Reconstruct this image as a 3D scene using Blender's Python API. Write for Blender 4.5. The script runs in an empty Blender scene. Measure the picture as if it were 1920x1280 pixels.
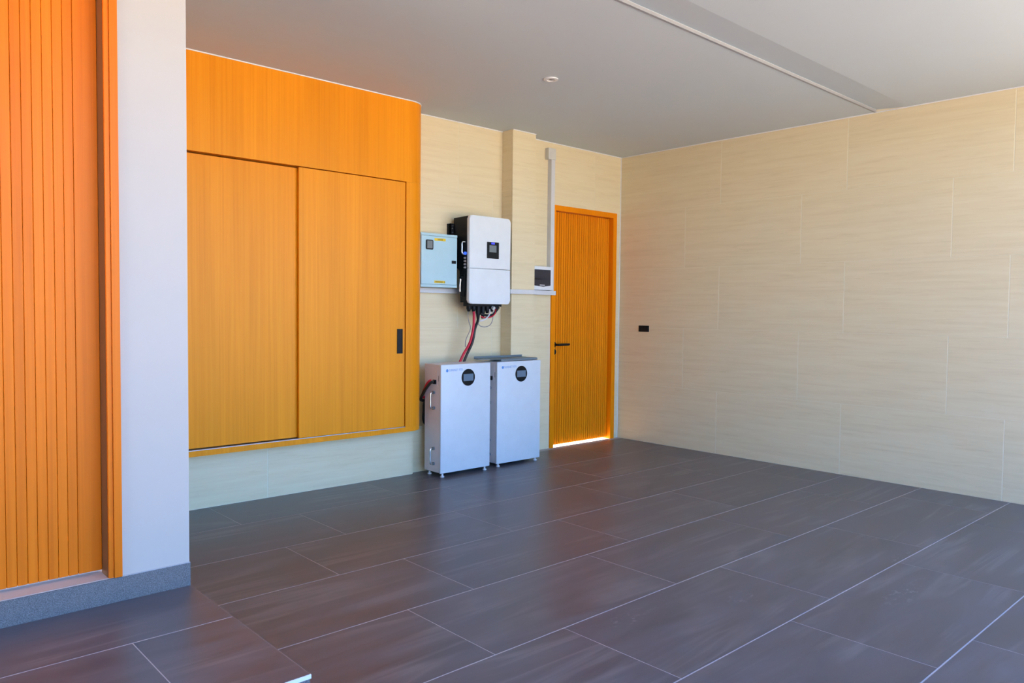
import bpy, bmesh, math, random
from mathutils import Vector, Matrix

random.seed(7)
scene = bpy.context.scene
C = scene.collection

# ------------------------------------------------------------------ camera
cam_d = bpy.data.cameras.new('camera')
cam_d.sensor_fit = 'HORIZONTAL'
cam_d.sensor_width = 36.0
cam_d.lens = 36.0 * 1439.0 / 1920.0
cam_d.clip_start = 0.02
cam = bpy.data.objects.new('camera', cam_d)
C.objects.link(cam)
_r = Vector((0.7379623902, -0.6747619020, 0.0103868308))
_u = Vector((0.0194822622, 0.0366870779, 0.9991368774))
_f = Vector((0.6745605622, 0.7371230793, -0.0402195720))
M = Matrix((_r, _u, -_f)).transposed().to_4x4()
M.translation = Vector((-6.429260, -5.326729, 1.359045))
cam.matrix_world = M
scene.camera = cam

# ------------------------------------------------------------------ light
SKY_STRENGTH = 0.28
SUN_STRENGTH = 9.6
scene.view_settings.view_transform = 'Standard'
scene.view_settings.look = 'None'
scene.view_settings.gamma = 1.0
scene.view_settings.use_curve_mapping = False
scene.view_settings.exposure = 1.86

w = bpy.data.worlds.new('sky')
scene.world = w
w.use_nodes = True
wn = w.node_tree.nodes
wl = w.node_tree.links
sky = wn.new('ShaderNodeTexSky')
sky.sky_type = 'NISHITA'
sky.sun_disc = False
sky.sun_elevation = math.radians(60)
sky.sun_rotation = math.radians(-31)
sky.air_density = 1.0
sky.dust_density = 1.0
sky.ozone_density = 3.0
tint = wn.new('ShaderNodeMix'); tint.data_type = 'RGBA'; tint.blend_type = 'MULTIPLY'
tint.inputs[0].default_value = 1.0
tint.inputs[7].default_value = (0.56, 0.92, 1.42, 1)          # clear deep-blue sky
wl.new(sky.outputs[0], tint.inputs[6])
wl.new(tint.outputs[2], wn['Background'].inputs[0])
wn['Background'].inputs[1].default_value = SKY_STRENGTH

sun_d = bpy.data.lights.new('sun', 'SUN')
sun_d.energy = SUN_STRENGTH
sun_d.angle = math.radians(0.55)
sun_d.color = (1.0, 0.88, 0.68)
sun = bpy.data.objects.new('sun', sun_d)
C.objects.link(sun)
_sd = Vector((-0.30, 0.50, 1.0)).normalized()       # towards the sun: behind the back wall
sun.rotation_euler = _sd.to_track_quat('Z', 'Y').to_euler()

# ------------------------------------------------------------------ materials
def mat(name, col, rough=0.5, metal=0.0, spec=0.5, **kw):
    m = bpy.data.materials.new(name)
    m.use_nodes = True
    b = m.node_tree.nodes['Principled BSDF']
    b.inputs['Base Color'].default_value = (*col, 1)
    b.inputs['Roughness'].default_value = rough
    b.inputs['Metallic'].default_value = metal
    b.inputs['Specular IOR Level'].default_value = spec
    if 'emit' in kw:
        b.inputs['Emission Color'].default_value = (*kw['emit'], 1)
        b.inputs['Emission Strength'].default_value = kw.get('estr', 1.0)
    return m

class NT:
    """small helper to wire shader nodes"""
    def __init__(s, m):
        s.t = m.node_tree; s.n = s.t.nodes; s.l = s.t.links; s.b = s.n['Principled BSDF']
    def new(s, typ, **kw):
        o = s.n.new(typ)
        for k, v in kw.items(): setattr(o, k, v)
        return o
    def link(s, a, b): s.l.new(a, b)
    def coords(s, scale, rnd=True, kind='Object'):
        tc = s.new('ShaderNodeTexCoord')
        mp = s.new('ShaderNodeMapping'); mp.inputs['Scale'].default_value = scale
        if rnd:
            oi = s.new('ShaderNodeObjectInfo')
            ml = s.new('ShaderNodeVectorMath', operation='SCALE')
            ml.inputs[0].default_value = (37.0, 23.0, 51.0)
            s.link(oi.outputs['Random'], ml.inputs['Scale'])
            ad = s.new('ShaderNodeVectorMath', operation='ADD')
            s.link(tc.outputs[kind], ad.inputs[0]); s.link(ml.outputs[0], ad.inputs[1])
            s.link(ad.outputs[0], mp.inputs['Vector'])
        else:
            s.link(tc.outputs[kind], mp.inputs['Vector'])
        return mp.outputs[0]
    def noise(s, vec, scale=1.0, detail=4.0, rough=0.6, dist=0.0):
        n = s.new('ShaderNodeTexNoise')
        n.inputs['Scale'].default_value = scale; n.inputs['Detail'].default_value = detail
        n.inputs['Roughness'].default_value = rough; n.inputs['Distortion'].default_value = dist
        s.link(vec, n.inputs['Vector'])
        return n.outputs[0]
    def ramp(s, fac, stops):
        r = s.new('ShaderNodeValToRGB')
        e = r.color_ramp.elements
        while len(e) < len(stops): e.new(0.5)
        for k, (p, c) in enumerate(stops):
            e[k].position = p
            e[k].color = (*c, 1) if len(c) == 3 else c
        s.link(fac, r.inputs[0])
        return r.outputs[0]
    def mix(s, fac, a, b, mode='MIX'):
        x = s.new('ShaderNodeMix', data_type='RGBA', blend_type=mode)
        if isinstance(fac, (int, float)): x.inputs[0].default_value = fac
        else: s.link(fac, x.inputs[0])
        for v, i in ((a, 6), (b, 7)):
            if isinstance(v, tuple): x.inputs[i].default_value = (*v, 1)
            else: s.link(v, x.inputs[i])
        return x.outputs[2]
    def bump(s, h, strength=0.1, dist=0.01):
        b = s.new('ShaderNodeBump')
        b.inputs['Strength'].default_value = strength; b.inputs['Distance'].default_value = dist
        s.link(h, b.inputs['Height']); s.link(b.outputs[0], s.b.inputs['Normal'])

def travertine(name, axis):
    """vein-cut cream stone: fine streaks run along the wall; axis = thin direction of the slab"""
    m = mat(name, (0.8, 0.7, 0.5), 0.42, spec=0.35)
    t = NT(m)
    sc = (1.6, 3.0, 30.0) if axis == 'y' else (3.0, 1.6, 30.0)
    v = t.coords(sc)
    a = t.noise(v, 1.0, 6, 0.62, 0.6)
    v2 = t.coords(tuple(q * 2.7 for q in sc))
    b = t.noise(v2, 1.0, 3, 0.6, 0.4)
    col = t.ramp(a, [(0.28, (0.765, 0.63, 0.385)), (0.48, (0.81, 0.675, 0.425)), (0.72, (0.84, 0.715, 0.465))])
    pit = t.ramp(b, [(0.30, (0.86, 0.82, 0.74)), (0.42, (1, 1, 1))])
    col = t.mix(0.35, col, pit, 'MULTIPLY')
    t.link(col, t.b.inputs['Base Color'])
    t.bump(b, 0.05, 0.003)
    return m

def wood(name, c0, c1, c2, grain=(60, 60, 0.9), rough=0.38, coat=0.0, spec=0.45):
    m = mat(name, c1, rough, spec=spec)
    t = NT(m)
    v = t.coords(grain)
    a = t.noise(v, 1.0, 5, 0.65, 0.4)
    v2 = t.coords((5.0, 5.0, 0.25))
    b = t.noise(v2, 1.0, 3, 0.5, 0.3)
    col = t.ramp(a, [(0.3, c0), (0.5, c1), (0.72, c2)])
    sh = t.ramp(b, [(0.3, (0.84, 0.80, 0.74)), (0.6, (1, 1, 1))])
    col = t.mix(0.7, col, sh, 'MULTIPLY')
    t.link(col, t.b.inputs['Base Color'])
    t.b.inputs['Coat Weight'].default_value = coat
    t.b.inputs['Specular Tint'].default_value = (1.0, 0.74, 0.48, 1)      # reflections tinted amber so sky blue stays out of the wood
    t.b.inputs['Coat Roughness'].default_value = 0.3
    t.bump(a, 0.04, 0.002)
    return m

def floor_stone(name):
    m = mat(name, (0.05, 0.05, 0.05), 0.3, spec=0.5)
    t = NT(m)
    v = t.coords((0.9, 5.5, 5.0))
    a = t.noise(v, 1.0, 7, 0.62, 1.2)
    col = t.ramp(a, [(0.30, (0.074, 0.066, 0.071)), (0.52, (0.106, 0.096, 0.103)), (0.70, (0.134, 0.123, 0.130))])
    v2 = t.coords((0.32, 4.2, 3.0))
    vein = t.noise(v2, 1.0, 4, 0.5, 0.8)
    vm = t.ramp(vein, [(0.46, (0, 0, 0)), (0.50, (0.8, 0.8, 0.8)), (0.56, (0, 0, 0))])
    soft = t.noise(t.coords((2.0, 2.0, 2.0)), 1.0, 2, 0.5)
    vmask = t.mix(1.0, vm, t.ramp(soft, [(0.40, (0, 0, 0)), (0.62, (0.75, 0.75, 0.75))]), 'MULTIPLY')
    col = t.mix(vmask, col, (0.20, 0.185, 0.18))
    # dried white scuffs at a few spots of the garage floor
    geo = t.new('ShaderNodeNewGeometry')
    last = None
    for (sx, sy, rx, ry) in ((-3.75, -3.21, .16, .05), (-3.17, -3.41, .10, .07), (-2.50, -3.90, .26, .07), (-1.95, -3.68, .16, .05)):
        sb = t.new('ShaderNodeVectorMath', operation='SUBTRACT'); sb.inputs[1].default_value = (sx, sy, 0)
        t.link(geo.outputs['Position'], sb.inputs[0])
        dv = t.new('ShaderNodeVectorMath', operation='DIVIDE'); dv.inputs[1].default_value = (rx, ry, 0.05)
        t.link(sb.outputs[0], dv.inputs[0])
        ln = t.new('ShaderNodeVectorMath', operation='LENGTH'); t.link(dv.outputs[0], ln.inputs[0])
        mr = t.new('ShaderNodeMapRange'); mr.inputs[1].default_value = 0.2; mr.inputs[2].default_value = 1.3
        mr.inputs[3].default_value = 1.0; mr.inputs[4].default_value = 0.0
        t.link(ln.outputs['Value'], mr.inputs[0])
        if last is None: last = mr.outputs[0]
        else:
            mx = t.new('ShaderNodeMath', operation='MAXIMUM'); t.link(last, mx.inputs[0]); t.link(mr.outputs[0], mx.inputs[1]); last = mx.outputs[0]
    wc = t.new('ShaderNodeTexCoord')
    mp = t.new('ShaderNodeMapping'); mp.inputs['Scale'].default_value = (16, 34, 1)
    t.link(geo.outputs['Position'], mp.inputs['Vector'])
    sp = t.ramp(t.noise(mp.outputs[0], 1.0, 6, 0.75), [(0.54, (0, 0, 0)), (0.66, (1, 1, 1))])
    sm = t.mix(1.0, sp, last, 'MULTIPLY')
    sm = t.mix(0.65, (0.0, 0.0, 0.0), sm)
    col = t.mix(sm, col, (0.33, 0.32, 0.31))
    t.link(col, t.b.inputs['Base Color'])
    rr = t.new('ShaderNodeMapRange'); rr.inputs[1].default_value = 0.3; rr.inputs[2].default_value = 0.7
    rr.inputs[3].default_value = 0.30; rr.inputs[4].default_value = 0.40
    t.link(a, rr.inputs[0]); t.link(rr.outputs[0], t.b.inputs['Roughness'])
    return m

def granite(name):
    m = mat(name, (0.13, 0.14, 0.16), 0.55)
    t = NT(m)
    a = t.noise(t.coords((1, 1, 1), False), 260.0, 3, 0.8)
    b = t.noise(t.coords((1, 1, 1), False), 60.0, 3, 0.7)
    col = t.ramp(a, [(0.36, (0.055, 0.053, 0.054)), (0.5, (0.135, 0.127, 0.125)), (0.64, (0.30, 0.285, 0.27))])
    col = t.mix(0.3, col, t.ramp(b, [(0.3, (0.08, 0.078, 0.082)), (0.7, (0.20, 0.19, 0.185))]))
    t.link(col, t.b.inputs['Base Color'])
    t.bump(a, 0.15, 0.002)
    return m

def plaster(name, col, rough=0.85, amt=0.04, spec=0.25):
    m = mat(name, col, rough, spec=spec)
    t = NT(m)
    a = t.noise(t.coords((1, 1, 1), False), 2.2, 5, 0.6)
    lo = tuple(c * (1 - amt) for c in col)
    t.link(t.ramp(a, [(0.3, lo), (0.7, col)]), t.b.inputs['Base Color'])
    t.bump(t.noise(t.coords((1, 1, 1), False), 180.0, 3, 0.6), 0.06, 0.002)
    return m

def painted_metal(name, col, rough=0.4, spec=0.5):
    m = mat(name, col, rough, spec=spec)
    t = NT(m)
    a = t.noise(t.coords((1, 1, 1), False), 9.0, 3, 0.6)
    lo = tuple(c * 0.96 for c in col)
    t.link(t.ramp(a, [(0.35, lo), (0.65, col)]), t.b.inputs['Base Color'])
    t.bump(t.noise(t.coords((1, 1, 1), False), 420.0, 2, 0.5), 0.03, 0.001)
    return m

MT = dict(
    trav_y=travertine('travertine_back', 'y'),
    trav_x=travertine('travertine_side', 'x'),
    grout_wall=plaster('wall_grout', (0.86, 0.77, 0.56), 0.9),
    grout_floor=plaster('floor_grout', (0.50, 0.46, 0.45), 0.9),
    floor=floor_stone('charcoal_porcelain'),
    granite=granite('grey_granite'),
    plaster=plaster('white_plaster', (0.57, 0.50, 0.43), 0.8),
    ceiling=plaster('ceiling_paint', (0.63, 0.69, 0.72), 0.7, 0.02),
    white_trim=plaster('white_trim', (0.85, 0.84, 0.82), 0.5, 0.02),
    veneer=wood('oak_veneer', (0.88, 0.275, 0.003), (0.95, 0.315, 0.005), (0.98, 0.355, 0.010), (75, 75, 0.8), 0.38, spec=0.4),
    cedar=wood('orange_timber', (0.74, 0.150, 0.002), (0.82, 0.175, 0.003), (0.86, 0.200, 0.006), (55, 55, 0.7), 0.40, spec=0.4),
    fluted=wood('fluted_timber', (0.90, 0.245, 0.001), (0.96, 0.275, 0.002), (0.99, 0.305, 0.003), (60, 60, 0.8), 0.45, spec=0.2),
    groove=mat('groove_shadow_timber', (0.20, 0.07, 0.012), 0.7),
    cabinet_inner=mat('cabinet_interior', (0.16, 0.085, 0.035), 0.7),
    black=painted_metal('black_plastic', (0.008, 0.008, 0.009), 0.5, 0.22),
    black_gloss=painted_metal('black_glass', (0.006, 0.006, 0.007), 0.3, 0.2),
    white_metal=painted_metal('white_powder_coat', (0.70, 0.735, 0.75), 0.36),
    side_metal=painted_metal('white_side_panel', (0.76, 0.73, 0.74), 0.4),
    inv_white=painted_metal('inverter_white', (0.80, 0.82, 0.81), 0.33),
    cyan=painted_metal('pale_turquoise_metal', (0.46, 0.66, 0.70), 0.42),
    chrome=mat('polished_metal', (0.75, 0.75, 0.76), 0.22, 1.0),
    steel=painted_metal('galvanised_steel', (0.17, 0.205, 0.215), 0.45),
    track=mat('aluminium_track', (0.45, 0.43, 0.46), 0.35, 0.8),
    screen=painted_metal('grey_lcd', (0.14, 0.20, 0.26), 0.15),
    screen_inv=painted_metal('inverter_lcd', (0.20, 0.22, 0.22), 0.15),
    blue_led=mat('blue_led', (0.02, 0.03, 0.6), 0.4, emit=(0.03, 0.04, 1.0), estr=0.5),
    blue_knob=mat('blue_indicator', (0.03, 0.10, 0.75), 0.4, emit=(0.05, 0.15, 1.0), estr=0.25),
    blue_print=mat('blue_print', (0.10, 0.28, 0.62), 0.5),
    yellow=mat('yellow_sticker', (0.80, 0.55, 0.02), 0.5),
    dark_print=mat('dark_print', (0.20, 0.13, 0.005), 0.6),
    red=mat('red_cable', (0.62, 0.008, 0.035), 0.42),
    cable_black=mat('black_cable', (0.012, 0.011, 0.012), 0.45),
    wire_white=mat('white_wire', (0.72, 0.68, 0.72), 0.5),
    wire_grey=mat('grey_wire', (0.33, 0.28, 0.27), 0.5),
    trunk=painted_metal('pvc_trunking', (0.70, 0.69, 0.68), 0.45),
    box_grey=painted_metal('junction_plastic', (0.66, 0.64, 0.58), 0.5),
    abs_white=painted_metal('white_abs', (0.84, 0.84, 0.83), 0.4),
    smoke=painted_metal('smoked_window', (0.028, 0.030, 0.042), 0.12),
    sill=plaster('sand_mortar', (0.60, 0.47, 0.38), 0.9),
    concrete=plaster('pale_concrete', (0.76, 0.62, 0.43), 0.9, 0.1),
    bead=painted_metal('grey_bead', (0.36, 0.36, 0.37), 0.5),
    edge=plaster('worn_tile_edge', (0.24, 0.205, 0.19), 0.7),
    lens=mat('frosted_lens', (0.55, 0.52, 0.50), 0.3),
    shade=mat('recess_grey', (0.30, 0.28, 0.27), 0.6),
)

# ------------------------------------------------------------------ builders
ORG = {}      # world origin of every object that can be a parent

def bx(bm, x0, x1, y0, y1, z0, z1):
    vs = [bm.verts.new((x, y, z)) for x in (x0, x1) for y in (y0, y1) for z in (z0, z1)]
    for f in ((0, 1, 3, 2), (4, 6, 7, 5), (0, 4, 5, 1), (2, 3, 7, 6), (0, 2, 6, 4), (1, 5, 7, 3)):
        bm.faces.new([vs[i] for i in f])

def box(x0, x1, y0, y1, z0, z1, r=0.0, seg=2):
    bm = bmesh.new()
    bx(bm, min(x0, x1), max(x0, x1), min(y0, y1), max(y0, y1), min(z0, z1), max(z0, z1))
    if r:
        bmesh.ops.bevel(bm, geom=bm.edges[:], offset=r, segments=seg, profile=0.5, affect='EDGES')
    return bm

def boxes(*bb):
    bm = bmesh.new()
    for b in bb: bx(bm, *b)
    return bm

def prism(pts, a0, a1, axis='z', bevel=0.0):
    """extrude polygon; axis z: pts=(x,y); axis y: pts=(x,z); axis x: pts=(y,z)"""
    bm = bmesh.new()
    def P(p, a):
        return (p[0], p[1], a) if axis == 'z' else ((p[0], a, p[1]) if axis == 'y' else (a, p[0], p[1]))
    lo = [bm.verts.new(P(p, a0)) for p in pts]
    hi = [bm.verts.new(P(p, a1)) for p in pts]
    n = len(pts)
    f0 = bm.faces.new(lo); f1 = bm.faces.new(hi[::-1])
    for i in range(n):
        bm.faces.new((lo[i], hi[i], hi[(i + 1) % n], lo[(i + 1) % n]))
    if bevel:
        bmesh.ops.bevel(bm, geom=list(set(f0.edges) | set(f1.edges)), offset=bevel, segments=2, affect='EDGES')
    bmesh.ops.recalc_face_normals(bm, faces=bm.faces[:])
    return bm

def rrect(x0, x1, z0, z1, r, n=6):
    out = []
    for cx, cz, a0 in ((x1 - r, z1 - r, 0), (x0 + r, z1 - r, 90), (x0 + r, z0 + r, 180), (x1 - r, z0 + r, 270)):
        for k in range(n + 1):
            a = math.radians(a0 + 90 * k / n)
            out.append((cx + r * math.cos(a), cz + r * math.sin(a)))
    return out

def circle(cx, cz, r, n=40):
    return [(cx + r * math.cos(2 * math.pi * k / n), cz + r * math.sin(2 * math.pi * k / n)) for k in range(n)]

def cyl(p0, p1, r, n=20, r1=None):
    p0, p1 = Vector(p0), Vector(p1)
    r1 = r if r1 is None else r1
    d = (p1 - p0).normalized()
    a = d.orthogonal().normalized(); b = d.cross(a)
    bm = bmesh.new()
    lo, hi = [], []
    for k in range(n):
        t = 2 * math.pi * k / n
        o = a * math.cos(t) + b * math.sin(t)
        lo.append(bm.verts.new(p0 + o * r)); hi.append(bm.verts.new(p1 + o * r1))
    bm.faces.new(lo[::-1]); bm.faces.new(hi)
    for k in range(n):
        bm.faces.new((lo[k], lo[(k + 1) % n], hi[(k + 1) % n], hi[k]))
    return bm

def join(*bms):
    out = bmesh.new()
    for b in bms:
        me = bpy.data.meshes.new('tmp'); b.to_mesh(me); b.free()
        out.from_mesh(me); bpy.data.meshes.remove(me)
    return out

def catmull(pts, n=8):
    P = [Vector(p) for p in pts]
    P = [2 * P[0] - P[1]] + P + [2 * P[-1] - P[-2]]
    out = []
    for i in range(1, len(P) - 2):
        a, b, c, d = P[i - 1:i + 3]
        for k in range(n):
            t = k / n
            out.append(0.5 * ((2 * b) + (c - a) * t + (2 * a - 5 * b + 4 * c - d) * t * t + (3 * b - a - 3 * c + d) * t ** 3))
    out.append(P[-2])
    return out

def tube(pts, r, n=10, smooth=True):
    P = catmull(pts) if smooth else [Vector(p) for p in pts]
    bm = bmesh.new()
    rings = []
    nrm = None
    for i, p in enumerate(P):
        t = (P[min(i + 1, len(P) - 1)] - P[max(i - 1, 0)]).normalized()
        nrm = t.orthogonal().normalized() if nrm is None else (nrm - t * nrm.dot(t)).normalized()
        b = t.cross(nrm)
        rings.append([bm.verts.new(p + (nrm * math.cos(2 * math.pi * k / n) + b * math.sin(2 * math.pi * k / n)) * r) for k in range(n)])
    for i in range(len(rings) - 1):
        for k in range(n):
            bm.faces.new((rings[i][k], rings[i][(k + 1) % n], rings[i + 1][(k + 1) % n], rings[i + 1][k]))
    bm.faces.new(rings[0][::-1]); bm.faces.new(rings[-1])
    return bm

def finish(bm, name, material, smooth=False):
    bmesh.ops.recalc_face_normals(bm, faces=bm.faces[:])
    me = bpy.data.meshes.new(name)
    bm.to_mesh(me); bm.free()
    me.materials.append(MT[material])
    if smooth:
        me.set_sharp_from_angle(angle=math.radians(40)) if hasattr(me, 'set_sharp_from_angle') else None
        for p in me.polygons: p.use_smooth = True
        try: me.set_sharp_from_angle(angle=math.radians(40))
        except Exception: pass
    return me

def obj(name, bm, material, parent=None, smooth=False, label=None, org=None):
    """one mesh object; verts of bm are given in world space"""
    o_w = Vector(org) if org is not None else (ORG[parent.name] if parent else Vector((0, 0, 0)))
    bmesh.ops.translate(bm, verts=bm.verts[:], vec=-o_w)
    o = bpy.data.objects.new(name, finish(bm, name, material, smooth))
    C.objects.link(o)
    if parent:
        o.parent = parent
        o.location = o_w - ORG[parent.name]
    else:
        o.location = o_w
    ORG[o.name] = o_w
    if label: o['label'] = label
    return o

def tag(o, label, cat=None, group=None, kind=None):
    o['label'] = label
    if cat: o['category'] = cat
    if group: o['group'] = group
    if kind: o['kind'] = kind
    return o

def thing(name, loc, label, cat, group=None, kind=None):
    o = bpy.data.objects.new(name, None)
    o.empty_display_size = 0.1
    C.objects.link(o)
    o.location = loc
    ORG[o.name] = Vector(loc)
    return tag(o, label, cat, group, kind)

_shared = {}
def piece(name, x0, x1, y0, y1, z0, z1, material, parent, bev=0.0015):
    """box piece (tile, slat) that shares its mesh with pieces of the same size"""
    d = (round(x1 - x0, 4), round(y1 - y0, 4), round(z1 - z0, 4))
    key = (name, d, material)
    if key not in _shared:
        bm = box(-d[0] / 2, d[0] / 2, -d[1] / 2, d[1] / 2, -d[2] / 2, d[2] / 2)
        if bev:
            bmesh.ops.bevel(bm, geom=bm.edges[:], offset=bev, segments=1, affect='EDGES')
        _shared[key] = finish(bm, name, material)
    o = bpy.data.objects.new(name, _shared[key])
    C.objects.link(o)
    o.parent = parent
    wc = Vector(((x0 + x1) / 2, (y0 + y1) / 2, (z0 + z1) / 2))
    o.location = wc - ORG[parent.name]
    ORG[o.name] = wc
    return o

def text_bm(s, size):
    cu = bpy.data.curves.new('t', 'FONT')
    cu.body = s; cu.size = size; cu.resolution_u = 3
    o = bpy.data.objects.new('t', cu)
    C.objects.link(o)
    bpy.context.view_layer.update()
    me = bpy.data.meshes.new_from_object(o.evaluated_get(bpy.context.evaluated_depsgraph_get()))
    bpy.data.objects.remove(o)
    bm = bmesh.new(); bm.from_mesh(me); bpy.data.meshes.remove(me)
    return bm      # lies in the xy plane

def front_text(s, size, x, y, z):
    bm = text_bm(s, size)
    for v in bm.verts: v.co = Vector((x + v.co.x, y, z + v.co.y))
    return bm

H = 3.0
J = 0.003          # half of a tile joint
JX = 0.0019        # half of a cross joint of the floor
JZ = 0.0009        # half of a level joint of the walls

# ------------------------------------------------------------------ the setting: floor
FX0, FY0 = -9.0, -7.5
PX, PY, PZ = -5.28, -3.135, 0.20         # porch corner and height
WY = -2.09                               # face of the left (house) wall
floor = obj('floor', boxes((FX0, 0.0, FY0, PY - 0.0, -0.12, -0.0006), (PX - 0.0, 0.0, PY, 0.0, -0.12, -0.0006)), 'grout_floor')
tag(floor, 'dark charcoal porcelain tiled garage floor with pale grout lines', 'floor', kind='structure')
ys = [0.0, -0.067, -0.672, -1.277] + [-1.882 - 0.605 * k for k in range(0, 11)]
ys = [y for y in ys if y > FY0] + [FY0]
for k in range(1, len(ys) - 1):
    y1, y0 = ys[k], ys[k + 1]
    off = -4.455 if k % 2 == 1 else -4.065
    xs = [off + 1.2065 * j for j in range(-5, 6)]
    xs = sorted([x for x in xs if FX0 + 0.05 < x < -0.03] + [FX0, 0.0])
    for a, b in zip(xs[:-1], xs[1:]):
        lo = a
        yy0, yy1 = y0, y1
        if yy1 > PY + 0.01 and yy0 < PY - 0.01:
            # the row the porch front cuts through
            if b <= PX: yy1 = PY
            elif a < PX: lo = PX
        elif yy1 > PY + 0.01:
            if b <= PX + 0.01: continue
            lo = max(a, PX)
        if b - lo < 0.02 or yy1 - yy0 < 0.02: continue
        piece('tile', lo + JX, b - JX, yy0 + J, yy1 - J, -0.014, 0.0, 'floor', floor, 0.0004)

# raised porch in front of the house door
porch = obj('floor_porch', boxes((FX0, PX, PY + 0.012, WY, -0.02, PZ - 0.0006)), 'grout_floor')
tag(porch, 'raised dark tiled porch step below the ribbed orange door', 'step', kind='structure')
for (y0, y1, offs) in ((PY, -2.53, -5.63), (-2.53, WY + 0.002, -6.02)):
    xs = sorted([x for x in [offs - 1.2065 * j for j in range(0, 4)] if x > FX0] + [FX0, PX])
    for a, b in zip(xs[:-1], xs[1:]):
        piece('tile', a + (JX if a > FX0 else 0), b - (JX if b < PX else 0), y0 + (J if y0 > PY else 0), y1 - J, PZ - 0.014, PZ, 'floor', porch, 0.0004)
for a in range(4):
    xa = PX - 1.2 * a
    if xa - 1.2 >= FX0 - 0.9:
        piece('riser', max(xa - 1.2, FX0) + J, xa - (0 if a == 0 else J), PY, PY + 0.012, 0.0, PZ - 0.0145, 'granite', porch, 0.0008)
obj('edge_trim', boxes((FX0, PX + 0.004, PY - 0.004, PY + 0.002, PZ - 0.0145, PZ - 0.001)), 'white_trim', porch)

obj('edge_trim', boxes((PX + 0.0, PX + 0.003, PY + 0.0022, WY, PZ - 0.0145, PZ - 0.0005)), 'edge', porch)
obj('side_face', boxes((PX + 0.0002, PX + 0.003, PY + 0.0022, WY, 0.0, PZ - 0.015)), 'granite', porch)

# ------------------------------------------------------------------ walls
def tile_wall_x(parent, material, rows, xf, depth, ylo, yhi, joints):
    """tiles on a wall facing -X; xf = front face"""
    for k, (z0, z1) in enumerate(rows):
        js = sorted([y for y in joints(k) if ylo + .04 < y < yhi - .01] + [ylo, yhi])
        for a, b in zip(js[:-1], js[1:]):
            piece('tile', xf, xf + depth, a + J, b - J, z0 + JZ, z1 - JZ, material, parent, 0.0008)

ROWS = [(H - 0.6 * (k + 1), H - 0.6 * k) for k in range(5)]
RY = -5.2
wr = obj('wall_right', boxes((0.001, 0.22, RY, 0.2, -0.1, H + 0.2)), 'grout_wall')
tag(wr, 'long cream vein-cut stone tiled wall beside the open garage floor', 'wall', kind='structure')
tile_wall_x(wr, 'trav_x', ROWS, 0.0, 0.01, RY, 0.0,
            lambda k: [(-1.226 if k % 2 == 0 else -0.832) - 1.2085 * j for j in range(6)])

DX0, DX1, DZ = -1.045, -0.068, 2.40       # back door opening
wb = obj('wall_back', boxes((-5.5, DX0, 0.001, 0.2, -0.1, H + 0.2), (DX1, 0.0005, 0.001, 0.2, -0.1, H + 0.2),
                            (DX0, DX1, 0.001, 0.2, DZ, H + 0.2)), 'grout_wall')
tag(wb, 'cream stone tiled back wall behind the inverter and batteries', 'wall', kind='structure')
for k, (z0, z1) in enumerate(ROWS):
    js = [-0.415 - 0.40 * (k % 2), -2.21 + 0.4 * (k % 2), -3.42 + 0.4 * (k % 2), -4.63 + 0.4 * (k % 2)]
    js = sorted(js + [-5.3, -1.565, 0.0])
    for a, b in zip(js[:-1], js[1:]):
        segs = [(a, b)]
        if z0 < DZ - 0.01:
            segs = [(p, q) for p, q in ((a, min(b, DX0)), (max(a, DX1), b)) if q - p > 0.03]
        for p, q in segs:
            piece('tile', p + JX, q - JX, 0.0, 0.01, z0 + JZ, z1 - JZ, 'trav_y', wb, 0.0008)

# pilaster clad with the same tiles
QX0, QX1, QY = -1.70, -1.41, -0.145
wp = obj('wall_pilaster', boxes((QX0 + 0.003, QX1 - 0.003, QY + 0.003, -0.0005, 0.0, H)), 'grout_wall')
tag(wp, 'narrow cream stone tiled pilaster standing between inverter and back door', 'pilaster', kind='structure')
for z0, z1 in ROWS:
    piece('tile', QX0, QX1, QY, QY + 0.01, z0 + JZ, z1 - JZ, 'trav_y', wp, 0.0008)
    piece('tile', QX0, QX0 + 0.01, QY + 0.0105, -0.0005, z0 + JZ, z1 - JZ, 'trav_x', wp, 0.0008)
    piece('tile', QX1 - 0.01, QX1, QY + 0.0105, -0.0005, z0 + JZ, z1 - JZ, 'trav_x', wp, 0.0008)

# low plinth below the cabinet
CXR = -2.77                                # where the plinth steps back
wpl = obj('wall_plinth', boxes((-5.27, CXR - 0.003, -0.1272, -0.0005, 0.0, 0.384), (CXR - 0.003, -2.36, -0.0852, -0.0005, 0.0, 0.384)), 'grout_wall')
tag(wpl, 'low cream stone tiled plinth below the wood cabinet', 'plinth', kind='structure')
for a, b in ((-5.27, -4.03), (-4.03, CXR)):
    piece('tile', a + J, b - (0 if b == CXR else J), -0.128, -0.118, J, 0.3835, 'trav_y', wpl, 0.0008)
piece('tile', CXR - 0.01, CXR, -0.1175, -0.0865, J, 0.3835, 'trav_x', wpl, 0.0008)
piece('tile', CXR + 0.0005, -2.36, -0.086, -0.076, J, 0.3835, 'trav_y', wpl, 0.0008)

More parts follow.
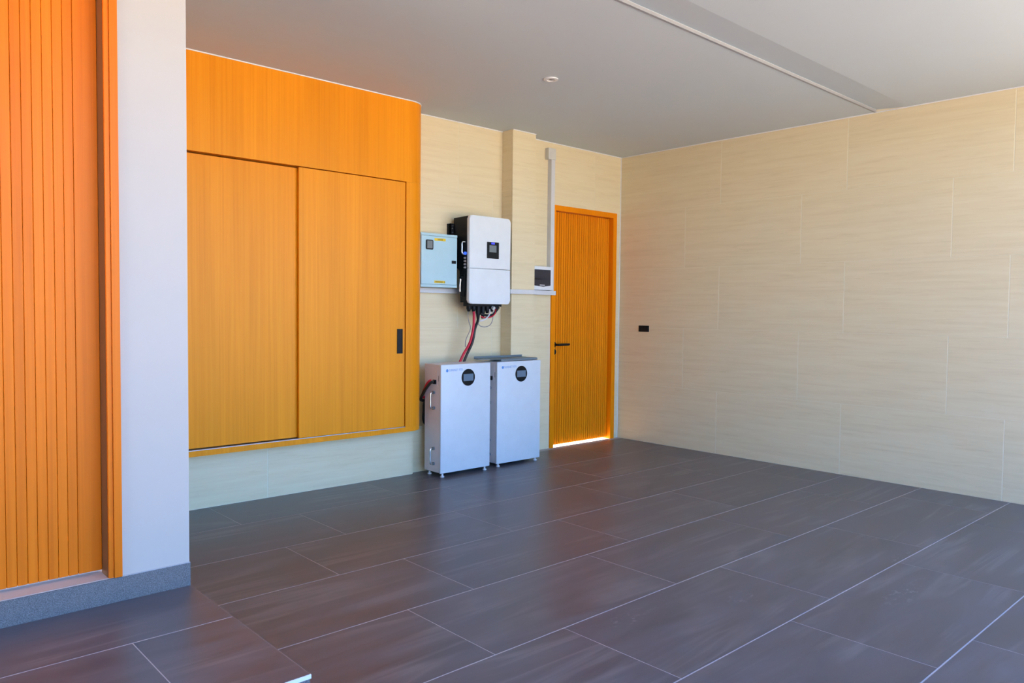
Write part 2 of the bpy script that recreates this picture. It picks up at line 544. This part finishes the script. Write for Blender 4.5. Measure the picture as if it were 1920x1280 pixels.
# house wall on the left with its door opening
LD0, LD1, LDZ = -6.72, -5.541, 2.92
wlft = obj('wall_left', boxes((LD1, PX, WY, -1.87, 0.0, H + 0.02), (FX0, LD0, WY, -1.87, 0.0, H + 0.02),
                              (LD0, LD1, WY, -1.87, LDZ, H + 0.02), (LD0, LD1, WY + 0.004, -1.87, 0.0, 0.290),
                              (-5.50, PX, -1.87, -0.0005, 0.0, H + 0.02)), 'plaster')
tag(wlft, 'smooth white plastered house wall and corner at the left', 'wall', kind='structure')
bb = obj('baseboard_left', boxes((FX0, PX + 0.0025, WY - 0.006, WY + 0.0, PZ, 0.296)), 'granite')
tag(bb, 'speckled grey granite skirting along the white house wall', 'skirting', kind='structure')
obj('cap_line', boxes((LD1, PX + 0.002, WY - 0.005, WY, 0.296, 0.2985)), 'grout_floor', bb)

# ------------------------------------------------------------------ ceiling
CS0, CS1 = -2.655, -2.905
cl = obj('ceiling', join(
    boxes((FX0, 0.003, CS0, 0.003, H, H + 0.25), (FX0, 0.003, RY, CS1, H, H + 0.25)),
    prism([(CS1, H), (CS0, H + 0.022), (CS0, H + 0.25), (CS1, H + 0.25)], FX0, 0.003, 'x')), 'ceiling')
tag(cl, 'flat pale grey painted garage ceiling with a shallow slot', 'ceiling', kind='structure')
t1 = obj('trim_1', boxes((PX, 0.0, CS0 - 0.007, CS0 - 0.0, H - 0.003, H + 0.004), (PX, 0.0, CS0 - 0.002, CS0, H + 0.004, H + 0.019), (PX, 0.0, CS0, CS0 + 0.010, H - 0.003, H)), 'bead')
tag(t1, 'thin white metal bead running across the ceiling slot', 'trim', kind='structure')
t2 = obj('trim_2', boxes((-0.006, 0.0, RY, 0.0, H - 0.007, H), ), 'white_trim')
tag(t2, 'thin pale sealant line between ceiling and right stone wall', 'trim', kind='structure')
t3 = obj('trim_3', boxes((CXR, QX0, -0.006, 0.0, H - 0.007, H), (QX1, -0.006, -0.006, 0.0, H - 0.007, H),
                         (QX0, QX1, QY - 0.006, QY, H - 0.007, H)), 'white_trim')
tag(t3, 'thin pale sealant line between ceiling and back stone wall', 'trim', kind='structure')
t4 = obj('trim_4', boxes((-0.006, 0.0, -0.006, 0.0, 0.0, H - 0.007)), 'white_trim')
tag(t4, 'thin pale upright sealant line in the far wall corner', 'trim', kind='structure')

sky_blocker = obj('wall_sky_blocker', boxes((FX0 + 1.2, FX0 + 1.5, -9.5, PY - 0.05, 0.0, 6.0)), 'plaster')  # unseen wall, added to block sky light from the left
tag(sky_blocker, 'added plastered wall out of view, keeping sky light off the right wall', 'wall', kind='structure')

# ground outside
g = obj('ground', boxes((-60, 60, -60, 60, -0.4, -0.13)), 'concrete')
tag(g, 'pale concrete yard around the open garage', 'ground', kind='structure')

# ------------------------------------------------------------------ front house door (ribbed orange timber)
d1 = thing('door_1', (-6.13, WY, 0.29), 'tall orange timber house door with vertical boards at left', 'door', kind='structure')
obj('casing', boxes((LD1 - 0.028, LD1 + 0.0, WY - 0.012, WY + 0.03, 0.299, LDZ), (LD0, LD0 + 0.028, WY - 0.012, WY + 0.03, 0.299, LDZ),
                    (LD0 + 0.028, LD1 - 0.028, WY - 0.012, WY + 0.03, LDZ - 0.03, LDZ)), 'cedar', d1)
obj('jamb', boxes((LD1 - 0.046, LD1 - 0.0295, WY - 0.004, WY + 0.10, 0.299, LDZ - 0.031),
                  (LD0 + 0.0295, LD0 + 0.046, WY - 0.004, WY + 0.10, 0.299, LDZ - 0.031),
                  (LD0 + 0.046, LD1 - 0.046, WY - 0.004, WY + 0.10, LDZ - 0.047, LDZ - 0.031)), 'cedar', d1)
obj('threshold', boxes((LD0, LD1, WY + 0.003, WY + 0.16, 0.2905, 0.2985)), 'sill', d1)
LY = WY + 0.085                      # face of the leaf boards
obj('shade_strip', boxes((LD1 - 0.0475, LD1 - 0.0463, WY + 0.010, WY + 0.0955, 0.299, LDZ - 0.05)), 'groove', d1, label='dark strip standing in for shade in the door rebate')  # dark brown strip laid over the jamb reveal in place of its shade
lf = obj('leaf', boxes((LD0 + 0.048, LD1 - 0.048, LY + 0.012, LY + 0.05, 0.312, LDZ - 0.05)), 'groove', d1)
xr = LD1 - 0.0480
piece('board', xr - 0.0835, xr, LY, LY + 0.012, 0.312, LDZ - 0.05, 'cedar', lf, 0.0018)
xr -= 0.0850
while xr - 0.0338 > LD0 + 0.048:
    piece('slat', xr - 0.0328, xr, LY, LY + 0.012, 0.312, LDZ - 0.05, 'cedar', lf, 0.0018)
    xr -= 0.0339

# ------------------------------------------------------------------ back door (fluted orange timber)
d2 = thing('door_2', ((DX0 + DX1) / 2, 0.0, 0.0), 'tall narrow fluted orange timber door in the back wall', 'door', kind='structure')
obj('frame', boxes((DX0, DX0 + 0.05, -0.012, 0.14, 0.0, DZ), (DX1 - 0.058, DX1, -0.012, 0.14, 0.0, DZ),
                   (DX0 + 0.05, DX1 - 0.058, -0.012, 0.14, DZ - 0.052, DZ)), 'fluted', d2)
dl0, dl1 = DX0 + 0.052, DX1 - 0.060
lf2 = obj('leaf', boxes((dl0, dl1, 0.052, 0.09, 0.013, DZ - 0.055)), 'groove', d2)
n = 26
wd = (dl1 - dl0) / n
for k in range(n):
    piece('slat', dl0 + wd * k + 0.0028, dl0 + wd * (k + 1) - 0.0028, 0.038, 0.052, 0.013, DZ - 0.055, 'fluted', lf2, 0.005)
hx = dl0 + 0.030
hd = obj('handle', join(cyl((hx, 0.037, 1.025), (hx, 0.024, 1.025), 0.028), cyl((hx, 0.024, 1.025), (hx, -0.040, 1.025), 0.012, 20, 0.011),
                        tube([(hx - 0.006, -0.040, 1.025), (hx + 0.05, -0.042, 1.026), (hx + 0.155, -0.036, 1.026)], 0.0115)), 'black', d2, True,
         label='black lever handle')
obj('keyhole', join(cyl((hx, 0.037, 0.952), (hx, 0.020, 0.952), 0.028), box(hx - 0.003, hx + 0.003, 0.0165, 0.021, 0.94, 0.964)), 'black', d2, True)

# ------------------------------------------------------------------ built-in cabinet
CY = -0.28
cab = thing('built_in_cabinet', (-4.0, -0.15, 0.386), 'wall-hung built-in wood cabinet with two sliding doors', 'cabinet')
R = 0.16
KX = -2.738                               # right side of the cabinet
arc = [(KX - R + R * math.sin(math.radians(a)), CY + R - R * math.cos(math.radians(a))) for a in range(0, 91, 9)]
SX = -2.951                               # left edge of the right stile
CL = PX + 0.003
obj('fascia', prism([(CL, CY)] + arc + [(KX, -0.0005), (CL, -0.0005)], 2.362, H - 0.001), 'veneer', cab, True)
obj('side_panel', prism([(SX, CY)] + arc + [(KX, -0.0005), (SX, -0.0005)], 0.424, 2.3615), 'veneer', cab, True)
obj('bottom_rail', prism([(CL, CY)] + arc + [(KX, -0.0005), (CL, -0.0005)], 0.3865, 0.4235), 'veneer', cab, True)
obj('back_panel', boxes((CL, SX - 0.0005, -0.20, -0.19, 0.424, 2.361)), 'cabinet_inner', cab)
ctr = -3.862
obj('sliding_door', box(CL + 0.004, ctr + 0.03, CY + 0.036, CY + 0.058, 0.434, 2.352, 0.0015, 1), 'veneer', cab)
dr = obj('sliding_door', box(ctr, SX - 0.006, CY + 0.006, CY + 0.030, 0.430, 2.356, 0.0015, 1), 'veneer', cab)
hb = join(box(-3.030, -2.979, CY + 0.0025, CY + 0.0058, 1.012, 1.206, 0.001, 1))
hdl = obj('pull_handle', boxes((-3.030, -2.979, CY + 0.001, CY + 0.0058, 1.012, 1.018), (-3.030, -2.979, CY + 0.001, CY + 0.0058, 1.200, 1.206),
                               (-3.030, -3.0255, CY + 0.001, CY + 0.0058, 1.018, 1.200), (-2.9835, -2.979, CY + 0.001, CY + 0.0058, 1.018, 1.200),
                               (-3.0255, -2.9835, CY + 0.004, CY + 0.0058, 1.018, 1.200)), 'black', dr, label='black recessed pull handle')
hb.free()
obj('track', boxes((CL, SX - 0.001, CY + 0.003, CY + 0.07, 0.424, 0.4285)), 'track', cab, label='grey aluminium sliding track')
t5 = obj('edge_bead', prism([(CL, CY - 0.004), (KX - R, CY - 0.004)] + [(KX - R + (R + .004) * math.sin(math.radians(a)), CY + R - (R + .004) * math.cos(math.radians(a))) for a in range(9, 91, 9)]
                            + [(KX + 0.004, -0.001), (KX + 0.0005, -0.001)] + arc[::-1] + [(CL, CY - 0.0003)], H - 0.008, H - 0.0005), 'white_trim', cab)

# ------------------------------------------------------------------ turquoise electrical enclosure
EX0, EX1, EY, EZ0, EZ1 = -2.728, -2.352, -0.17, 1.548, 1.992
en = thing('electrical_enclosure', ((EX0 + EX1) / 2, -0.08, EZ0), 'pale turquoise metal electrical enclosure box with yellow stickers', 'electrical box')
obj('housing', box(EX0, EX1, EY + 0.014, -0.0005, EZ0, EZ1, 0.002, 1), 'cyan', en)
edoor = obj('door', box(EX0 + 0.002, EX1 - 0.002, EY, EY + 0.013, EZ0 + 0.022, EZ1 - 0.022, 0.003, 2), 'cyan', en)
for fz in (EZ1 - 0.020, EZ0):
    obj('flange', boxes((EX0, EX1, EY + 0.002, EY + 0.0138, fz, fz + 0.020)), 'cyan', en)
obj('window_frame', prism(rrect(EX0 + 0.046, EX0 + 0.118, 1.856, 1.936, 0.008), EY - 0.008, EY + 0.001, 'y', 0.002), 'black', edoor)
obj('window_pane', boxes((EX0 + 0.055, EX0 + 0.109, EY - 0.0095, EY - 0.0075, 1.866, 1.928)), 'screen_inv', edoor)
obj('lock', box(EX1 - 0.060, EX1 - 0.018, EY - 0.009, EY, 1.750, 1.776, 0.003, 2), 'black', edoor)
s1 = obj('sticker', boxes((EX0 + 0.135, EX0 + 0.250, EY - 0.0012, EY - 0.0001, 1.932, 1.954)), 'yellow', edoor, label='small yellow warning sticker at the top')
obj('print', boxes(*[(EX0 + 0.168 + 0.009 * k, EX0 + 0.1745 + 0.009 * k, EY - 0.0018, EY - 0.0012, 1.939, 1.947) for k in range(6)]), 'dark_print', s1)
s2 = obj('sticker', boxes((EX0 + 0.135, EX0 + 0.248, EY - 0.0012, EY - 0.0001, 1.582, 1.602)), 'yellow', edoor, label='small yellow sticker at the bottom')
obj('print', boxes(*[(EX0 + 0.146 + 0.0092 * k, EX0 + 0.1530 + 0.0092 * k, EY - 0.0018, EY - 0.0012, 1.587, 1.597) for k in range(11) if k != 9]), 'dark_print', s2)

# ------------------------------------------------------------------ hybrid inverter
IX0, IX1, IY, IZ0, IZ1 = -2.302, -1.832, -0.272, 1.414, 2.165
iv = thing('solar_inverter', ((IX0 + IX1) / 2, -0.06, IZ0), 'white fronted black sided wall inverter with small display', 'inverter')
hs = [(IY + 0.035, IZ0 + 0.012), (-0.148, IZ0 + 0.012), (-0.142, 1.70), (-0.050, 1.745), (-0.050, IZ1 - 0.012), (IY + 0.035, IZ1 - 0.006)]
obj('heat_sink', prism(hs, IX0 + 0.002, IX1 - 0.004, 'x', 0.004), 'black', iv)
def shell(z0, z1, rt, rb):
    bm = prism(rrect(IX0, IX1, z0, z1, 0.028) if rt and rb else
               ([p for p in rrect(IX0, IX1, z0, z1 + (0 if rt else 0.2), 0.028) if p[1] <= z1 - 0.0285 or rt] if not rt else
                [p for p in rrect(IX0, IX1, z0 - 0.2, z1, 0.028) if p[1] >= z0 + 0.0285]), IY, IY + 0.034, 'y')
    return bm
up = [(IX1, 1.7185)] + [p for p in rrect(IX0, IX1, 1.5, IZ1, 0.030) if p[1] > 1.75] + [(IX0, 1.7185)]
dn = [(IX0, 1.7145)] + [p for p in rrect(IX0, IX1, IZ0, 2.0, 0.030) if p[1] < 1.70] + [(IX1, 1.7145)]
cov = obj('front_cover', prism(up, IY, IY + 0.034, 'y', 0.005), 'inv_white', iv, True)
obj('lower_cover', prism(dn, IY, IY + 0.034, 'y', 0.005), 'inv_white', iv, True)
dp = obj('display_panel', prism(rrect(-2.108, -1.973, 1.808, 1.950, 0.004), IY - 0.004, IY + 0.001, 'y', 0.001), 'black', cov)
obj('screen', boxes((-2.083, -2.003, IY - 0.0052, IY - 0.0038, 1.862, 1.922)), 'screen_inv', dp)
obj('indicator_light', boxes((-2.060, -2.024, IY - 0.0052, IY - 0.0038, 1.931, 1.945)), 'blue_led', dp, label='small blue indicator light')
for k in range(4):
    obj('button', box(-2.078 + 0.021 * k, -2.064 + 0.021 * k, IY - 0.0048, IY - 0.0038, 1.822, 1.834), 'black', dp)
sx = IX0 + 0.002
obj('mounting_bracket', boxes((sx - 0.035, sx + 0.05, -0.052, -0.036, 1.76, 2.105), (sx - 0.035, sx - 0.031, -0.052, -0.001, 1.76, 2.105)), 'black', iv)
for z in (2.085, 2.062, 2.028):
    obj('bracket_screw', cyl((sx - 0.018, -0.052, z), (sx - 0.018, -0.058, z), 0.007, 12), 'chrome', iv, True)
obj('carry_handle', tube([(sx, -0.215, 1.938), (sx - 0.022, -0.212, 1.938), (sx - 0.034, -0.212, 1.925), (sx - 0.034, -0.212, 1.888), (sx - 0.034, -0.212, 1.850), (sx - 0.022, -0.212, 1.836), (sx, -0.215, 1.836)], 0.0065), 'chrome', iv, True, label='chrome carry handle')
obj('power_button', cyl((sx, -0.222, 1.842), (sx - 0.016, -0.222, 1.842), 0.013), 'blue_knob', iv, True, label='blue lit push button')
for z in (1.803, 1.776, 1.748, 1.722):
    obj('socket', join(cyl((sx, -0.218, z), (sx - 0.010, -0.218, z), 0.009, 14), cyl((sx - 0.010, -0.218, z), (sx - 0.018, -0.218, z), 0.006, 14)), 'shade', iv, True)
obj('isolator_switch', join(box(sx - 0.012, sx, -0.215, -0.160, 1.475, 1.665, 0.004, 1), cyl((sx - 0.012, -0.19, 1.633), (sx - 0.03, -0.19, 1.633), 0.016)), 'black', iv, True)
obj('switch_lever', tube([(sx - 0.028, -0.188, 1.625), (sx - 0.032, -0.184, 1.57), (sx - 0.030, -0.182, 1.515)], 0.0075), 'chrome', iv, True)
obj('gland_plate', box(IX0 + 0.03, IX1 - 0.05, IY + 0.055, -0.155, IZ0 - 0.022, IZ0 + 0.013, 0.003, 1), 'black', iv)
for k in range(7):
    gx = IX0 + 0.065 + 0.052 * k
    ln = (0.045, 0.045, 0.110, 0.105, 0.060, 0.045, 0.035)[k]
    zt = IZ0 - 0.022
    obj('cable_gland', join(cyl((gx, -0.190, zt), (gx, -0.190, zt - ln * 0.55), 0.022, 12), cyl((gx, -0.190, zt - ln * 0.55), (gx, -0.190, zt - ln), 0.019, 12, 0.012)), 'black', iv, True)
obj('gland_plug', join(cyl((-1.985, -0.212, IZ0 - 0.03), (-1.985, -0.232, IZ0 - 0.038), 0.016, 16)), 'box_grey', iv, True)

# ------------------------------------------------------------------ trunking and small boxes on the wall
tr = thing('cable_trunking', (-1.08, -0.02, 1.50), 'pale grey plastic cable trunking running beside door and behind inverter', 'trunking')
TH = 0.05
obj('channel', boxes((-2.7365, QX0 - 0.0005, -TH, -0.0005, 1.503, 1.543)), 'trunk', tr)
obj('channel', boxes((QX0 - TH, QX1 + 0.0, QY - 0.04, QY - 0.0005, 1.512, 1.552), (QX0 - TH, QX0 - 0.0005, QY - 0.0005, -TH, 1.512, 1.552)), 'trunk', tr)
obj('channel', boxes((QX1 + 0.0005, -1.055, -TH - 0.03, -0.0005, 1.514, 1.554)), 'trunk', tr)
obj('channel', boxes((-1.105, -1.055, -TH, -0.0005, 1.5545, 2.822)), 'trunk', tr)
obj('junction_box', join(box(-1.146, -1.045, -0.052, -0.0005, 2.8225, 2.932, 0.004, 2)), 'box_grey', tr, label='square grey junction box')

bk = thing('breaker_box', (-1.255, -0.05, 1.558), 'small white breaker box with smoked dark window beside pilaster', 'breaker box')
BX0, BX1, BZ0, BZ1, BY = -1.404, -1.110, 1.558, 1.784, -0.098
obj('housing', box(BX0, BX1, BY, -0.0005, BZ0, BZ1, 0.006, 2), 'abs_white', bk, True)
wpts = [(-1.378, 1.600), (-1.25, 1.590), (-1.166, 1.600), (-1.152, 1.604), (-1.152, 1.752), (-1.378, 1.752)]
win = obj('window_cover', prism(wpts, BY - 0.006, BY + 0.001, 'y', 0.002), 'smoke', bk)
obj('breaker_switch', boxes((-1.372, -1.29, BY - 0.0072, BY - 0.0058, 1.655, 1.672)), 'black', win)
obj('pull_tab', boxes((-1.30, -1.235, BY - 0.009, BY - 0.0058, 1.602, 1.608)), 'abs_white', win)

so = thing('wall_socket', (0.0, -0.342, 1.153), 'black rectangular switch plate on the long stone wall', 'socket')
obj('plate', box(-0.009, -0.0003, -0.408, -0.276, 1.152, 1.217, 0.003, 2), 'black', so)
for k in range(3):
    obj('rocker', box(-0.0125, -0.0085, -0.400 + 0.0395 * k, -0.3635 + 0.0395 * k, 1.160, 1.209, 0.001, 1), 'black', so)

# ------------------------------------------------------------------ batteries
def battery(x0, x1, yf, yb, z0, z1, label, cable):
    b = thing('battery_pack', ((x0 + x1) / 2, (yf + yb) / 2, 0.0), label, 'battery', 'white battery packs standing below the inverter')
    obj('body', box(x0 + 0.002, x1 - 0.002, yf + 0.022, yb, z0, z1 - 0.001, 0.003, 1), 'side_metal', b)
    fp = obj('front_panel', box(x0, x1, yf, yf + 0.0215, z0 - 0.004, z1, 0.006, 3), 'white_metal', b, True)
    cx, cz = x0 + 0.281, z1 - 0.114
    ds = obj('display_disc', prism(circle(cx, cz, 0.070), yf - 0.004, yf + 0.001, 'y', 0.0012), 'black_gloss', fp, label='round black display')
    obj('screen', boxes((cx - 0.052, cx + 0.052, yf - 0.0052, yf - 0.0038, cz - 0.029, cz + 0.029)), 'screen', ds)
    em = join(prism(circle(x0 + 0.062, z1 - 0.050, 0.0135, 6), yf - 0.0008, yf + 0.0, 'y'))
    tx = front_text('SUNNET', 0.026, x0 + 0.078, yf - 0.0006, z1 - 0.057)
    tx2 = front_text('ESS', 0.026, x0 + 0.186, yf - 0.0006, z1 - 0.054)
    obj('logo', join(em, tx, tx2), 'blue_print', fp, label='small blue emblem and lettering')
    # raised panel on the side, handles, sockets
    obj('side_cover', boxes((x0 + 0.0, x0 + 0.002, yf + 0.045, yb - 0.03, z1 - 0.170, z1 - 0.028)), 'side_metal', b)
    for za, zb in ((z1 - 0.357, z1 - 0.230), (z1 - 0.812, z1 - 0.688)):
        y = yf + 0.092
        h = obj('handle', tube([(x0, y, za), (x0 - 0.026, y, za), (x0 - 0.036, y, za + 0.012), (x0 - 0.036, y, (za + zb) / 2), (x0 - 0.036, y, zb - 0.012), (x0 - 0.026, y, zb), (x0, y, zb)], 0.0065), 'chrome', b, True, label='bright metal carry handle')
        for zm in (za, zb):
            obj('handle_mount', cyl((x0 + 0.002, y, zm), (x0 - 0.012, y, zm), 0.013, 14), 'steel', h, True)
    obj('cable_socket', box(x0 - 0.012, x0 + 0.003, yf + 0.062, yf + 0.100, z1 - 0.160, z1 - 0.125, 0.003, 1), 'black', b)
    obj('vent_slot', boxes((x0 - 0.0005, x0 + 0.001, yf + 0.030, yf + 0.036, z1 - 0.135, z1 - 0.09)), 'shade', b)
    for fx in (x0 + 0.035, x1 - 0.04):
        for fy in (yf + 0.022, yb - 0.03):
            obj('foot', join(cyl((fx, fy, 0.010), (fx, fy, z0 + 0.001), 0.009, 12), cyl((fx, fy, 0.0), (fx, fy, 0.010), 0.017, 14)), 'side_metal', b, True)
    return b
B1 = battery(-2.692, -2.166, -0.402, -0.178, 0.036, 0.917, 'white battery pack nearest the wood cabinet, red cables at its side', True)
B2 = battery(-2.062, -1.538, -0.372, -0.160, 0.030, 0.915, 'white battery pack nearest the back door, steel plates on top', False)

# loose steel plates on top of the batteries
sp1 = obj('steel_plate', join(prism([(-2.215, -0.300), (-2.08, -0.345), (-1.60, -0.335), (-1.60, -0.185), (-2.17, -0.185)], 0.9345, 0.9385, 'z'),
                              prism([(-0.187, 0.9345), (-0.183, 0.9345), (-0.183, 0.9565), (-0.187, 0.9565)], -2.17, -1.60, 'x')), 'steel', org=(-1.9, -0.26, 0.9185))
tag(sp1, 'long grey folded steel plate lying across both battery tops', 'plate', 'loose steel plates on the batteries')
sp2 = obj('steel_plate', join(prism([(-2.00, -0.350), (-1.56, -0.350), (-1.500, -0.270), (-1.56, -0.200), (-2.00, -0.200)], 0.9180, 0.9335, 'z')), 'steel', org=(-1.8, -0.27, 0.9175))
tag(sp2, 'shorter grey steel plate under the folded one, pointing at the door', 'plate', 'loose steel plates on the batteries')

# ------------------------------------------------------------------ cables
cr = obj('power_cable', tube([(-2.186, -0.195, 1.346), (-2.190, -0.205, 1.29), (-2.198, -0.205, 1.20), (-2.222, -0.19, 1.08), (-2.275, -0.155, 0.96), (-2.32, -0.140, 0.84), (-2.34, -0.125, 0.70)], 0.0115), 'red', smooth=True)
tag(cr, 'thick red power cable hanging from the inverter down behind a battery', 'cable', 'power cables from the inverter')
cb = obj('power_cable', tube([(-2.134, -0.192, 1.281), (-2.150, -0.200, 1.25), (-2.178, -0.205, 1.20), (-2.200, -0.196, 1.08), (-2.245, -0.168, 0.96), (-2.285, -0.150, 0.84), (-2.31, -0.135, 0.70)], 0.0115), 'cable_black', smooth=True)
tag(cb, 'thick black power cable hanging beside the red one under the inverter', 'cable', 'power cables from the inverter')
cr2 = obj('battery_cable', tube([(-2.650, -0.150, 0.630), (-2.690, -0.152, 0.638), (-2.708, -0.172, 0.658), (-2.714, -0.205, 0.700), (-2.712, -0.238, 0.748), (-2.704, -0.262, 0.776), (-2.690, -0.27, 0.780)], 0.011), 'red', smooth=True)
tag(cr2, 'short red cable bending into the side of the left battery', 'cable', 'cables at the side of the left battery')
cb2 = obj('battery_cable', tube([(-2.650, -0.125, 0.600), (-2.690, -0.128, 0.608), (-2.714, -0.160, 0.628), (-2.730, -0.205, 0.664), (-2.732, -0.258, 0.722), (-2.722, -0.305, 0.768), (-2.703, -0.320, 0.775)], 0.012), 'cable_black', smooth=True)
tag(cb2, 'short black cable bending into the side of the left battery', 'cable', 'cables at the side of the left battery')
cb3 = obj('battery_cable', tube([(-2.628, -0.112, 0.63), (-2.648, -0.112, 0.57), (-2.650, -0.110, 0.50), (-2.648, -0.106, 0.44), (-2.625, -0.104, 0.40), (-2.56, -0.104, 0.396)], 0.011), 'cable_black', smooth=True)
tag(cb3, 'black cable dropping along the rear edge of the left battery', 'cable', 'cables at the side of the left battery')
ww = obj('signal_wire', tube([(-2.022, -0.215, 1.366), (-2.035, -0.235, 1.335), (-2.07, -0.245, 1.30), (-2.11, -0.24, 1.275), (-2.145, -0.225, 1.265)], 0.006), 'wire_white', smooth=True)
tag(ww, 'short white wire curving below the inverter glands', 'wire', 'thin wires below the inverter')
wg = obj('signal_wire', tube([(-1.97, -0.20, 1.352), (-1.985, -0.215, 1.285), (-2.02, -0.225, 1.235), (-2.075, -0.225, 1.215), (-2.125, -0.215, 1.222), (-2.150, -0.205, 1.25)], 0.0035), 'wire_grey', smooth=True)
tag(wg, 'thin grey wire looping low under the inverter', 'wire', 'thin wires below the inverter')
wg2 = obj('signal_wire', tube([(-2.235, -0.185, 1.366), (-2.238, -0.18, 1.31), (-2.222, -0.175, 1.255), (-2.205, -0.175, 1.20), (-2.235, -0.150, 1.10), (-2.232, -0.14, 1.04)], 0.0035), 'wire_grey', smooth=True)
tag(wg2, 'thin grey wire left of the red cable under the inverter', 'wire', 'thin wires below the inverter')
wr2 = obj('signal_wire', tube([(-1.93, -0.195, 1.372), (-1.965, -0.215, 1.325), (-2.02, -0.225, 1.300), (-2.09, -0.225, 1.295), (-2.12, -0.215, 1.305)], 0.0055), 'red', smooth=True)
tag(wr2, 'short red wire lying across under the inverter glands', 'wire', 'thin wires below the inverter')
wk2 = obj('signal_wire', tube([(-1.895, -0.19, 1.385), (-1.935, -0.20, 1.352), (-1.975, -0.205, 1.322), (-2.05, -0.21, 1.315), (-2.12, -0.205, 1.33)], 0.011), 'cable_black', smooth=True)
tag(wk2, 'black cable drooping sideways under the inverter glands', 'wire', 'thin wires below the inverter')

# ------------------------------------------------------------------ downlight
dlx, dly = -2.523, -1.438
dw = thing('recessed_downlight', (dlx, dly, H), 'small round white recessed downlight in the ceiling', 'downlight')
def ring(r0, r1, z0, z1, n=36):
    bm = bmesh.new()
    L = []
    for r, z in ((r0, z1), (r0, z0), (r1, z0 + 0.002), (r1, z1)):
        L.append([bm.verts.new((dlx + r * math.cos(2 * math.pi * k / n), dly + r * math.sin(2 * math.pi * k / n), z)) for k in range(n)])
    for a in range(4):
        A, B_ = L[a], L[(a + 1) % 4]
        for k in range(n):
            bm.faces.new((A[k], A[(k + 1) % n], B_[(k + 1) % n], B_[k]))
    return bm
obj('trim_ring', ring(0.030, 0.052, H - 0.009, H - 0.0003), 'white_trim', dw, True)
obj('lens', cyl((dlx, dly, H - 0.0035), (dlx, dly, H - 0.0005), 0.0295, 30), 'lens', dw)
obj('bulb', cyl((dlx, dly, H - 0.006), (dlx, dly, H - 0.0036), 0.012, 18), 'shade', dw)
